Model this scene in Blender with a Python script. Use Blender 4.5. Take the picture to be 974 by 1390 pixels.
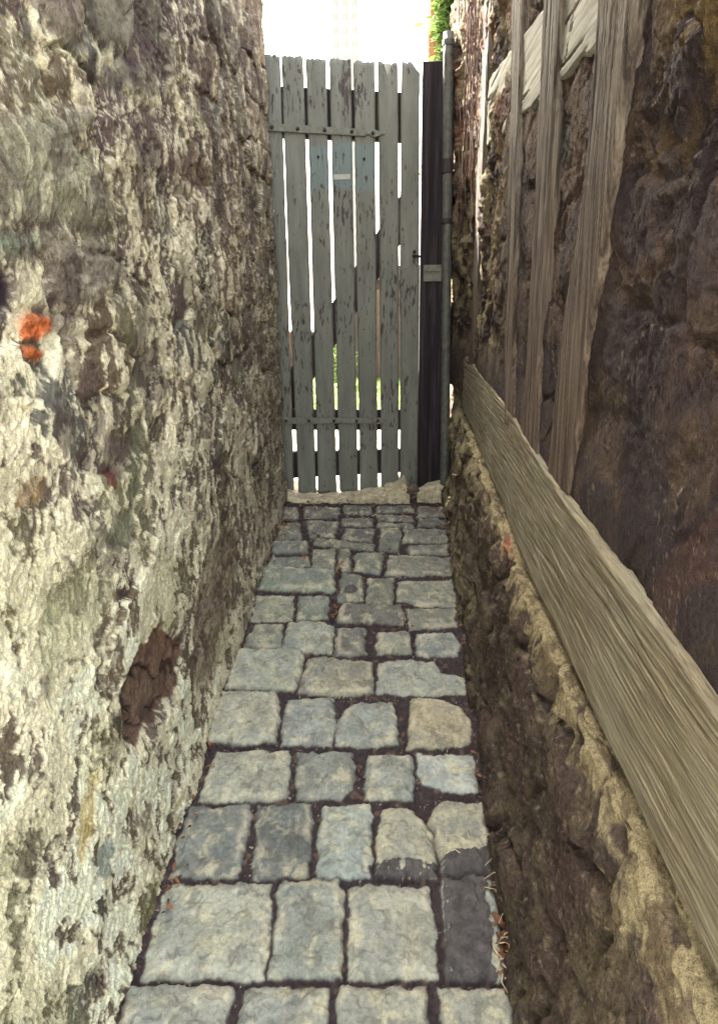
import bpy, math, random
import numpy as np
from mathutils import Matrix, Vector
D = bpy.data
SC = bpy.context.scene
COL = SC.collection
for o in list(D.objects): D.objects.remove(o)

# ------------------------------------------------------------------ camera, sky, sun
CAM_H = 1.55
YAW, PITCH, ROLL = math.radians(3.3), math.radians(15.4), math.radians(-0.7)
Mc = (Matrix.Rotation(YAW, 3, 'Z') @ Matrix.Rotation(math.pi/2-PITCH, 3, 'X') @ Matrix.Rotation(ROLL, 3, 'Z'))
cam = D.objects.new('camera', D.cameras.new('camera')); COL.objects.link(cam)
cam.matrix_world = Matrix.Translation((0, 0, CAM_H)) @ Mc.to_4x4()
cam.data.sensor_fit = 'VERTICAL'; cam.data.sensor_height = 24
cam.data.lens = 940/1390*24; cam.data.shift_y = -45.5/1390
cam.data.clip_start = 0.02; cam.data.clip_end = 3000
SC.camera = cam
SUN_EL, SUN_AZ = math.radians(43), math.radians(-40)      # azimuth from +Y towards +X
w = D.worlds.new('World'); SC.world = w; w.use_nodes = True
nt = w.node_tree; bg = nt.nodes['Background']
sky = nt.nodes.new('ShaderNodeTexSky'); sky.sky_type = 'NISHITA'; sky.sun_disc = False
sky.sun_elevation = SUN_EL; sky.sun_rotation = SUN_AZ
sky.air_density = 1.0; sky.dust_density = 4.0; sky.ozone_density = 0.6
hs = nt.nodes.new('ShaderNodeHueSaturation'); hs.inputs['Saturation'].default_value = .45
tint = nt.nodes.new('ShaderNodeMix'); tint.data_type = 'RGBA'; tint.blend_type = 'MULTIPLY'; tint.inputs[0].default_value = 1
tint.inputs[7].default_value = (1.0, .955, .80, 1)                    # thin bright haze: a whiter, warmer sky
nt.links.new(sky.outputs[0], hs.inputs['Color']); nt.links.new(hs.outputs[0], tint.inputs[6])
nt.links.new(tint.outputs[2], bg.inputs[0]); bg.inputs[1].default_value = 0.15
sl = D.lights.new('sun', 'SUN'); sl.energy = 2.3; sl.angle = math.radians(0.5); sl.color = (1, .95, .86)
so = D.objects.new('sun', sl); COL.objects.link(so)
sdir = Vector((math.sin(SUN_AZ)*math.cos(SUN_EL), math.cos(SUN_AZ)*math.cos(SUN_EL), math.sin(SUN_EL)))
so.rotation_euler = sdir.to_track_quat('Z', 'Y').to_euler()
SC.view_settings.view_transform = 'Standard'; SC.view_settings.look = 'None'
SC.view_settings.gamma = 1; SC.view_settings.use_curve_mapping = False
SC.view_settings.exposure = 4.38

# ------------------------------------------------------------------ measuring helpers
MC = np.array(Mc); CP = np.array([0, 0, CAM_H]); SLOPE = 0.159
def ray(px, py): return MC @ np.array([(px-487)/940, (649.5-py)/940, -1.0])
def on_path(px, py):
    d = ray(px, py); t = -CAM_H/(d[2]-SLOPE*d[1]); return t*d+CP
def on_x(px, py, c):
    d = ray(px, py); return d*(c/d[0])+CP
def on_y(px, py, c):
    d = ray(px, py); return d*(c/d[1])+CP

# ------------------------------------------------------------------ numpy noise
_rs = np.random.RandomState(7); TAB = _rs.rand(65536)
def hsh(ix, iy, s):
    return TAB[((ix*73856093) ^ (iy*19349663) ^ (s*83492791)) & 65535]
def vnoise(x, y, s=0):
    xi = np.floor(x).astype(np.int64); yi = np.floor(y).astype(np.int64)
    fx = x-xi; fy = y-yi
    u = fx*fx*fx*(fx*(fx*6-15)+10); v = fy*fy*fy*(fy*(fy*6-15)+10)
    a = hsh(xi, yi, s); b = hsh(xi+1, yi, s); c = hsh(xi, yi+1, s); d = hsh(xi+1, yi+1, s)
    return (a*(1-u)+b*u)*(1-v)+(c*(1-u)+d*u)*v
TABC, TABS = np.cos(TAB*2*np.pi), np.sin(TAB*2*np.pi)
def hsh2(ix, iy, s):
    k = ((ix*73856093) ^ (iy*19349663) ^ (s*83492791)) & 65535; return TABC[k], TABS[k]
def vnoise(x, y, s=0):
    x = np.asarray(x, float)+0*np.asarray(y, float); y = y+0*x
    xi = np.floor(x).astype(np.int64); yi = np.floor(y).astype(np.int64); fx = x-xi; fy = y-yi
    u = fx*fx*fx*(fx*(fx*6-15)+10); v = fy*fy*fy*(fy*(fy*6-15)+10)
    def g(i, j):
        a, b = hsh2(xi+i, yi+j, s); return a*(fx-i)+b*(fy-j)
    n = (g(0, 0)*(1-u)+g(1, 0)*u)*(1-v)+(g(0, 1)*(1-u)+g(1, 1)*u)*v
    return np.clip(.5+n*.95, 0, 1)
def fbm(x, y, o=4, s=0, g=.5):
    r = 0; a = 1; t = 0
    for k in range(o):
        r = r+a*(vnoise(x*2.03**k+17.3*k, y*2.03**k-9.1*k, s+k)*2-1); t += a; a *= g
    return r/t
def ridge(x, y, o=4, s=0, g=.55):
    r = 0; a = 1; t = 0
    for k in range(o):
        r = r+a*(1-np.abs(vnoise(x*2.1**k+5.7*k, y*2.1**k+3.3*k, s+k)*2-1)); t += a; a *= g
    return r/t
def cells(x, y, s=0, j=.85):
    xi = np.floor(x).astype(np.int64); yi = np.floor(y).astype(np.int64)
    f1 = np.full(x.shape, 9.); f2 = np.full(x.shape, 9.); idc = np.zeros(x.shape)
    for dx in (-1, 0, 1):
        for dy in (-1, 0, 1):
            cx = xi+dx; cy = yi+dy
            qx = cx+.5+j*(hsh(cx, cy, s)-.5); qy = cy+.5+j*(hsh(cx, cy, s+91)-.5)
            d = np.hypot(x-qx, y-qy); h = hsh(cx, cy, s+47)
            near = d < f1
            f2 = np.where(near, f1, np.minimum(f2, d)); idc = np.where(near, h, idc); f1 = np.where(near, d, f1)
    return f1, f2, idc
def ss(a, b, x):
    t = np.clip((x-a)/(b-a), 0, 1); return t*t*(3-2*t)
def mixc(c, col, m):
    return c*(1-m[..., None])+np.array(col)*m[..., None]

# ------------------------------------------------------------------ object helpers
def tag(o, label=None, cat=None, group=None, kind=None):
    if label: o['label'] = label
    if cat: o['category'] = cat
    if group: o['group'] = group
    if kind: o['kind'] = kind
    return o
def thing(name, loc, label, cat, group=None):
    o = D.objects.new(name, None); o.location = loc; o.empty_display_size = .1
    COL.objects.link(o); return tag(o, label, cat, group)
def wloc(o):
    v = Vector((0, 0, 0))
    while o: v += o.location; o = o.parent
    return v
def mesh_obj(name, verts, faces, mat, parent=None, loc=None, smooth=True, colors=None):
    """verts are world coordinates; the origin is set at loc (or the parent's)"""
    base = np.array(wloc(parent)) if parent else np.zeros(3)
    org = np.array(loc if loc is not None else base, float)
    me = D.meshes.new(name)
    verts = np.asarray(verts, float)-org
    if isinstance(faces, np.ndarray):
        n = len(faces); me.vertices.add(len(verts)); me.vertices.foreach_set('co', verts.astype(np.float32).ravel())
        me.loops.add(n*4); me.loops.foreach_set('vertex_index', faces.astype(np.int32).ravel())
        me.polygons.add(n); me.polygons.foreach_set('loop_start', np.arange(0, n*4, 4, dtype=np.int32))
        me.update(calc_edges=True); me.validate()
    else:
        me.from_pydata([tuple(v) for v in verts], [], faces); me.update()
    if smooth: me.polygons.foreach_set('use_smooth', np.ones(len(me.polygons), bool))
    if colors is not None:
        a = me.color_attributes.new('Col', 'FLOAT_COLOR', 'POINT')
        c4 = np.ones((len(verts), 4), np.float32); c4[:, :3] = colors; a.data.foreach_set('color', c4.ravel())
    me.materials.append(mat)
    o = D.objects.new(name, me); COL.objects.link(o)
    if parent: o.parent = parent
    o.location = Vector(org-base)
    return o
def sheet(P, back=None, C=None):
    """grid P (n,m,3) as quads; border extruded by back vector and closed by one quad"""
    n, m = P.shape[:2]; idx = np.arange(n*m).reshape(n, m)
    F = [np.stack([idx[:-1, :-1], idx[1:, :-1], idx[1:, 1:], idx[:-1, 1:]], -1).reshape(-1, 4)]
    V = [P.reshape(-1, 3)]; CC = [C.reshape(-1, 3)] if C is not None else None
    if back is not None:
        b = np.concatenate([idx[:, 0], idx[-1, 1:], idx[-2::-1, -1], idx[0, -2:0:-1]])
        bp = P.reshape(-1, 3)[b].copy()
        for k in range(3):
            if back[k] is not None: bp[:, k] = back[k]
        k = len(b); nb = n*m+np.arange(k); i2 = np.roll(np.arange(k), -1)
        F.append(np.stack([b[i2], b, nb, nb[i2]], -1)); V.append(bp)
        cr = [n*m, n*m+n-1, n*m+n-1+m-1, n*m+n-1+m-1+n-1]
        F.append(np.array([cr]))
        if CC is not None: CC.append(C.reshape(-1, 3)[b])
    return np.concatenate(V), np.concatenate(F), (np.concatenate(CC) if CC is not None else None)

class MB:
    def __init__(s): s.v = []; s.f = []
    def box(s, x0, x1, y0, y1, z0, z1, M=None):
        b = len(s.v); q = [(x, y, z) for x in (x0, x1) for y in (y0, y1) for z in (z0, z1)]
        if M: q = [tuple(M @ Vector(p)) for p in q]
        s.v += q
        s.f += [tuple(b+i for i in t) for t in ((0, 1, 3, 2), (4, 6, 7, 5), (0, 4, 5, 1), (2, 3, 7, 6), (0, 2, 6, 4), (1, 5, 7, 3))]
        return s
    def prism(s, poly, y0, y1):
        """poly of (x,z), extruded along y"""
        b = len(s.v); n = len(poly)
        s.v += [(x, y0, z) for x, z in poly]+[(x, y1, z) for x, z in poly]
        s.f += [tuple(b+i for i in range(n)), tuple(b+n+i for i in reversed(range(n)))]
        s.f += [(b+i, b+n+i, b+n+(i+1) % n, b+(i+1) % n) for i in range(n)]
        return s
    def tube(s, pts, r, n=8, caps=True):
        b = len(s.v); pts = [Vector(p) for p in pts]
        rr = r if isinstance(r, (list, tuple)) else [r]*len(pts)
        for i, p in enumerate(pts):
            t = (pts[min(i+1, len(pts)-1)]-pts[max(i-1, 0)]).normalized()
            a = t.cross(Vector((0, 1, 0)) if abs(t.y) < .9 else Vector((1, 0, 0))).normalized(); c = t.cross(a)
            for k in range(n):
                q = 2*math.pi*k/n; s.v.append(tuple(p+(a*math.cos(q)+c*math.sin(q))*rr[i]))
        for i in range(len(pts)-1):
            for k in range(n):
                s.f.append((b+i*n+k, b+i*n+(k+1) % n, b+(i+1)*n+(k+1) % n, b+(i+1)*n+k))
        if caps:
            s.f.append(tuple(b+k for k in reversed(range(n)))); s.f.append(tuple(b+(len(pts)-1)*n+k for k in range(n)))
        return s
    def make(s, name, mat, parent=None, loc=None, smooth=False, bevel=0):
        o = mesh_obj(name, s.v, s.f, mat, parent, loc, smooth)
        if bevel:
            m = o.modifiers.new('bevel', 'BEVEL'); m.width = bevel; m.segments = 2; m.limit_method = 'ANGLE'
        return o

# ------------------------------------------------------------------ materials
def newmat(name, rough=.9, spec=.3):
    m = D.materials.new(name); m.use_nodes = True; n = m.node_tree.nodes; b = n['Principled BSDF']
    b.inputs['Roughness'].default_value = rough; b.inputs['Specular IOR Level'].default_value = spec
    return m, m.node_tree, b
def N(t, typ, **k):
    n = t.nodes.new(typ)
    for a, v in k.items(): setattr(n, a, v)
    return n
def noise_node(t, scale, vec=None, detail=6, rough=.6, dist=0):
    n = N(t, 'ShaderNodeTexNoise'); n.inputs['Scale'].default_value = scale; n.inputs['Detail'].default_value = detail
    n.inputs['Roughness'].default_value = rough; n.inputs['Distortion'].default_value = dist
    if vec is not None: t.links.new(vec, n.inputs['Vector'])
    return n.outputs['Fac']
def coords(t, scale=(1, 1, 1)):
    c = N(t, 'ShaderNodeTexCoord'); m = N(t, 'ShaderNodeMapping'); m.inputs['Scale'].default_value = scale
    t.links.new(c.outputs['Object'], m.inputs['Vector']); return m.outputs['Vector']
def ramp(t, fac, stops):
    r = N(t, 'ShaderNodeValToRGB'); e = r.color_ramp.elements
    while len(e) < len(stops): e.new(.5)
    for i, (p, c) in enumerate(stops): e[i].position = p; e[i].color = (*c, 1) if len(c) == 3 else c
    t.links.new(fac, r.inputs[0]); return r.outputs[0]
def mix(t, a, b, fac, mode='MIX'):
    m = N(t, 'ShaderNodeMix', data_type='RGBA', blend_type=mode)
    for s, v in ((m.inputs[0], fac), (m.inputs[6], a), (m.inputs[7], b)):
        if isinstance(v, (int, float)): s.default_value = v
        elif isinstance(v, tuple): s.default_value = (*v, 1)
        else: t.links.new(v, s)
    return m.outputs[2]
def bump(t, b, hs):
    prev = None
    for h, st, di in hs:
        n = N(t, 'ShaderNodeBump'); n.inputs['Strength'].default_value = st; n.inputs['Distance'].default_value = di
        t.links.new(h, n.inputs['Height'])
        if prev is not None: t.links.new(prev, n.inputs['Normal'])
        prev = n.outputs[0]
    t.links.new(prev, b.inputs['Normal'])
def mat_vcol(name, s1=90, s2=330, amt=.9, bd=.006, lo=.45, hi=1.5, rough=.95, spec=.15):
    m, t, b = newmat(name, rough, spec)
    a = N(t, 'ShaderNodeVertexColor', layer_name='Col'); v = coords(t)
    n1 = noise_node(t, s1, v, 5, .65); n2 = noise_node(t, s2, v, 3, .7)
    k = mix(t, ramp(t, n1, [(.36, (lo,)*3), (.64, (hi,)*3)]), ramp(t, n2, [(.36, (lo,)*3), (.64, (hi,)*3)]), .55)
    t.links.new(mix(t, a.outputs[0], k, amt, 'MULTIPLY'), b.inputs['Base Color'])
    bump(t, b, [(n1, 1, bd), (n2, 1, bd*.5)])
    return m
M_LEFT = mat_vcol('lime_washed_rubble', 120, 460, 1, .0065, .5, 1.4)
M_RIGHT = mat_vcol('dark_rubble', 130, 620, 1, .008, .30, 1.75)
M_PATH = mat_vcol('stone_setts', 90, 620, .85, .0025, .5, 1.5, .8, .3)

def mathf(t, z, n):
    """brown stain that fades out above 1.7 m, with an uneven edge"""
    a = N(t, 'ShaderNodeMath', operation='ADD'); t.links.new(z, a.inputs[0]); t.links.new(n, a.inputs[1])
    m = N(t, 'ShaderNodeMapRange'); m.inputs[1].default_value = 2.5; m.inputs[2].default_value = 1.6; t.links.new(a.outputs[0], m.inputs[0]); return m.outputs[0]
def mat_wood(name, axis, c_dark, c_mid, c_light, grain=60, bd=.003, green=None, rough=.85, ln=.035, low=None):
    m, t, b = newmat(name, rough, .2)
    s = [grain]*3; s[axis] = grain*ln
    v = coords(t, tuple(s)); n1 = noise_node(t, 1, v, 7, .65, .6)
    s2 = [grain*3.5]*3; s2[axis] = grain*ln*3
    n2 = noise_node(t, 1, coords(t, tuple(s2)), 4, .7, .2)
    n3 = noise_node(t, 5, coords(t), 4, .6)
    base = ramp(t, n1, [(.36, c_dark), (.5, c_mid), (.64, c_light)])
    base = mix(t, base, ramp(t, n2, [(.36, (.3, .27, .27)), (.54, (1, 1, 1))]), .7, 'MULTIPLY')
    if low:
        sx = N(t, 'ShaderNodeSeparateXYZ'); t.links.new(coords(t), sx.inputs[0])
        base = mix(t, base, mix(t, base, low, 1, 'MULTIPLY'), ramp(t, sx.outputs[2], [(0, (1,)*3), (1, (0,)*3)]) if 0 else mathf(t, sx.outputs[2], n3))
    if green: base = mix(t, base, green, ramp(t, n3, [(.42, (0,)*3), (.62, (.35,)*3)]))
    t.links.new(base, b.inputs['Base Color'])
    bump(t, b, [(n1, .8, bd), (n2, .7, bd*.5)])
    return m
M_BEAM = mat_wood('weathered_oak_beam', 1, (.085, .066, .044), (.14, .116, .078), (.19, .162, .108), 130, .003, (.14, .14, .105), ln=.04)
M_POST = mat_wood('dark_oak_post', 2, (.028, .021, .019), (.085, .071, .060), (.15, .132, .108), 75, .003, ln=.03, low=(.82, .66, .60))
M_RAIL = mat_wood('pale_washed_plank', 1, (.11, .105, .085), (.19, .185, .15), (.26, .25, .21), 30, .002)
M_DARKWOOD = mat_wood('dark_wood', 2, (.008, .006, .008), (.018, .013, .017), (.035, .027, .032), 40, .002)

def mat_paint(name):
    """old grey green paint with flakes missing and a paler blue patch where a notice hung"""
    m, t, b = newmat(name, .6, .3)
    g = N(t, 'ShaderNodeVertexColor', layer_name='Col'); sp = N(t, 'ShaderNodeSeparateColor'); t.links.new(g.outputs[0], sp.inputs[0]); g_r = sp.outputs[0]
    v = coords(t, (75, 75, 17)); fl = noise_node(t, 1, v, 6, .65, .3)
    vb = noise_node(t, 2.6, coords(t), 3, .5)
    add = N(t, 'ShaderNodeMath', operation='ADD'); t.links.new(fl, add.inputs[0])
    mm = N(t, 'ShaderNodeMath', operation='MULTIPLY'); t.links.new(vb, mm.inputs[0]); mm.inputs[1].default_value = .5
    a3 = N(t, 'ShaderNodeMath', operation='ADD'); t.links.new(mm.outputs[0], a3.inputs[0]); t.links.new(sp.outputs[1], a3.inputs[1]); t.links.new(a3.outputs[0], add.inputs[1])
    mask = ramp(t, add.outputs[0], [(.855, (0,)*3), (.862, (1,)*3)])
    pn = noise_node(t, 1, coords(t, (20, 20, 3)), 5, .6)
    paint = ramp(t, pn, [(.3, (.078, .080, .071)), (.7, (.128, .130, .116))])
    paint = mix(t, paint, (.095, .128, .135), g_r)
    grain = noise_node(t, 1, coords(t, (160, 160, 8)), 4, .6)
    wood = ramp(t, grain, [(.3, (.012, .008, .011)), (.7, (.06, .042, .04))])
    t.links.new(mix(t, paint, wood, mask), b.inputs['Base Color'])
    inv = N(t, 'ShaderNodeMath', operation='SUBTRACT'); inv.inputs[0].default_value = 1; t.links.new(mask, inv.inputs[1])
    bump(t, b, [(inv.outputs[0], .6, .0015), (grain, .35, .001)])
    return m
M_PAINT = mat_paint('peeling_grey_green_paint')
def mat_flat(name, c, rough=.7, var=.35, sc=25, metal=0, bd=.001, spec=.3):
    m, t, b = newmat(name, rough, spec); b.inputs['Metallic'].default_value = metal
    n = noise_node(t, sc, coords(t), 6, .65)
    t.links.new(ramp(t, n, [(.3, tuple(x*(1-var) for x in c)), (.7, tuple(min(1, x*(1+var)) for x in c))]), b.inputs['Base Color'])
    bump(t, b, [(n, .5, bd)]); return m
M_IRONP = mat_flat('painted_iron', (.095, .095, .08), .5, .4, 60)
M_IRON = mat_flat('rusty_iron', (.025, .017, .018), .7, .5, 80)
M_PIPE = mat_flat('old_grey_pipe', (.062, .062, .056), .55, .5, 40)
M_LABEL = mat_flat('paper_label', (.26, .27, .24), .6, .15, 60)
M_STEP = mat_flat('pale_step_stone', (.36, .31, .22), .9, .55, 38, bd=.008)
M_EARTH = mat_flat('earth', (.10, .075, .055), .95, .4, 12, bd=.01)
M_BRICKP = mat_flat('orange_plaster', (.45, .22, .12), .9, .35, 14, bd=.01)
M_FARWALL = mat_flat('old_brown_wall', (.045, .028, .022), .9, .5, 6, bd=.01)
M_TOWER = mat_flat('pale_tower', (.14, .14, .14), .8, .05, .2)  # distant haze is put into this grey, no real haze in between
M_TOWERW = mat_flat('tower_window', (.5, .5, .52), .5, .1, .2)
M_VINE = mat_flat('dry_vine', (.085, .05, .04), .9, .5, 60)
M_TWIG = mat_flat('dry_twig', (.45, .36, .25), .9, .4, 60)
M_RED = mat_flat('orange_brick', (.42, .075, .018), .95, .65, 70, bd=.02)
def mat_leaf(name, c1, c2, tr=.3):
    m, t, b = newmat(name, .6, .3)
    oi = N(t, 'ShaderNodeNewGeometry')
    t.links.new(ramp(t, oi.outputs['Random Per Island'], [(0, c1), (1, c2)]), b.inputs['Base Color'])
    tl = N(t, 'ShaderNodeBsdfTranslucent'); t.links.new(ramp(t, oi.outputs['Random Per Island'], [(0, c1), (1, c2)]), tl.inputs[0])
    ms = N(t, 'ShaderNodeMixShader'); ms.inputs[0].default_value = tr
    t.links.new(b.outputs[0], ms.inputs[1]); t.links.new(tl.outputs[0], ms.inputs[2])
    t.links.new(ms.outputs[0], t.nodes['Material Output'].inputs[0]); return m
M_LEAF = mat_leaf('green_leaf', (.05, .10, .02), (.13, .20, .05), .4)
M_GRASS = mat_leaf('grass_blade', (.07, .12, .02), (.16, .22, .05), .4)
M_DEAD = mat_leaf('dead_leaf', (.035, .014, .010), (.24, .10, .045), .1)

# ------------------------------------------------------------------ ground (one sheet to the horizon)
gy = [-1500, -60, -2, 0, .3, 3.35, 3.8, 60, 1500]
def gz(y): return -.035 if y <= 0 else min(y, 3.35)*SLOPE-.035 if y < 3.5 else .50
gx = [-1500, -60, -2, .0, 2, 60, 1500]
gv = [(x, y, gz(y)) for y in gy for x in gx]; gf = []
for i in range(len(gy)-1):
    for j in range(len(gx)-1):
        a = i*len(gx)+j; gf.append((a, a+1, a+1+len(gx), a+len(gx)))
M_GROUND = mat_flat('pale_gravel_ground', (.42, .39, .32), .95, .35, 18, bd=.01)  # tone raised so sunlit ground behind the camera bounces light into the alley
tag(mesh_obj('ground', gv, gf, M_GROUND, smooth=False), kind='structure')

# ------------------------------------------------------------------ cobbled path
SETTS = [
 # polygon (photo measurements), albedo, tarred?
 ([(228,1197),(366,1194),(368,1240),(358,1325),(192,1325),(212,1240)], (.34,.35,.29)),
 ([(382,1192),(460,1190),(466,1215),(464,1325),(366,1325),(372,1270),(376,1215)], (.24,.27,.25)),
 ([(474,1205),(495,1196),(580,1198),(590,1260),(592,1325),(474,1325),(476,1270)], (.33,.33,.28)),
 ([(600,1190),(662,1186),(676,1230),(684,1325),(606,1325),(602,1240)], (.28,.31,.29)),
 ([(258,1092),(338,1088),(341,1105),(330,1150),(322,1187),(232,1187),(245,1130)], (.17,.19,.19)),
 ([(352,1090),(424,1086),(422,1130),(419,1184),(342,1188),(345,1140)], (.12,.135,.14)),
 ([(438,1092),(502,1090),(504,1130),(503,1186),(430,1188),(432,1140)], (.27,.33,.33)),
 ([(520,1094),(552,1092),(576,1112),(588,1140),(592,1188),(510,1186),(512,1130)], (.33,.32,.25)),
 ([(580,1112),(600,1086),(655,1090),(668,1150),(666,1184),(600,1186),(592,1140)], (.31,.30,.23)),
 ([(292,1018),(392,1016),(394,1040),(388,1078),(370,1085),(270,1084),(280,1050)], (.32,.33,.27)),
 ([(404,1018),(478,1018),(482,1045),(478,1066),(462,1082),(402,1082)], (.21,.23,.22)),
 ([(500,1022),(556,1022),(562,1050),(560,1082),(494,1082),(496,1050)], (.27,.30,.28)),
 ([(564,1020),(642,1022),(650,1072),(620,1074),(575,1062),(566,1045)], (.36,.40,.40)),
 ([(300,940),(376,938),(380,975),(372,1005),(340,1008),(280,1006),(290,970)], (.33,.33,.27)),
 ([(390,946),(452,944),(456,985),(450,1010),(382,1008),(384,975)], (.26,.29,.29)),
 ([(466,960),(490,950),(532,952),(540,980),(540,1008),(500,1012),(456,1008),(458,980)], (.26,.29,.28)),
 ([(558,944),(592,944),(622,955),(640,975),(638,1005),(600,1014),(553,1012),(555,980)], (.38,.31,.19)),
 ([(324,882),(412,882),(410,910),(400,936),(340,936),(306,934),(314,905)], (.31,.33,.28)),
 ([(418,892),(440,890),(506,897),(507,938),(460,942),(404,938)], (.26,.25,.19)),
 ([(516,897),(540,892),(590,895),(600,910),(630,915),(632,938),(560,940),(511,937)], (.30,.33,.30)),
 ([(346,844),(384,844),(380,878),(331,878),(336,862)], (.22,.24,.19)),
 ([(392,842),(440,842),(454,850),(450,885),(380,880)], (.28,.31,.26)),
 ([(458,850),(496,850),(496,885),(474,890),(453,888)], (.15,.15,.15)),
 ([(512,857),(556,856),(559,884),(510,886)], (.25,.26,.22)),
 ([(566,858),(614,857),(624,872),(622,888),(566,888)], (.24,.28,.28)),
 ([(350,805),(398,805),(396,840),(340,840)], (.26,.27,.20)),
 ([(405,808),(446,807),(445,838),(402,841)], (.20,.23,.20)),
 ([(464,817),(545,820),(550,838),(545,846),(456,842)], (.15,.14,.13)),
 ([(552,823),(616,822),(620,848),(556,852)], (.22,.22,.18)),
 ([(360,770),(452,772),(455,795),(450,802),(350,800)], (.22,.26,.21)),
 ([(463,775),(492,778),(493,812),(458,815)], (.17,.18,.15)),
 ([(500,783),(535,782),(532,818),(496,818)], (.18,.18,.14)),
 ([(540,786),(612,783),(618,820),(570,820),(538,812)], (.25,.26,.20)),
 ([(370,752),(418,753),(420,766),(362,768)], (.18,.20,.17)),
 ([(425,743),(454,742),(453,770),(424,770)], (.20,.21,.17)),
 ([(460,745),(476,744),(474,774),(456,774)], (.16,.17,.13)),
 ([(484,748),(522,748),(515,778),(480,772)], (.20,.22,.18)),
 ([(527,752),(610,754),(614,778),(524,780)], (.22,.22,.18)),
 ([(372,736),(418,735),(417,750),(368,750)], (.17,.18,.16)),
 ([(428,730),(508,738),(508,746),(425,738)], (.17,.17,.14)),
 ([(516,716),(543,716),(542,747),(514,746)], (.17,.17,.15)),
 ([(548,716),(608,718),(610,736),(546,734)], (.19,.18,.16)),
 ([(554,739),(608,738),(608,751),(553,750)], (.18,.18,.15)),
 ([(382,710),(406,708),(410,730),(374,732)], (.16,.16,.14)),
 ([(416,705),(460,707),(452,728),(420,728)], (.16,.15,.14)),
 ([(468,716),(510,717),(504,735),(464,730)], (.14,.12,.13)),
 ([(464,701),(506,702),(506,713),(464,712)], (.16,.13,.13)),
 ([(512,708),(562,710),(562,715),(510,714)], (.14,.13,.12)),
 ([(568,703),(606,704),(606,714),(568,713)], (.15,.13,.13)),
 ([(510,697),(560,698),(562,706),(512,705)], (.15,.13,.13)),
 ([(384,690),(404,689),(404,704),(382,705)], (.13,.12,.12)),
 ([(412,686),(462,687),(460,701),(414,701)], (.15,.13,.13)),
 ([(466,685),(505,686),(505,697),(466,696)], (.15,.14,.13)),
 ([(510,685),(560,685),(562,694),(510,694)], (.13,.12,.11)),
 ([(566,685),(606,686),(606,700),(566,700)], (.14,.12,.12)),
]
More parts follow.
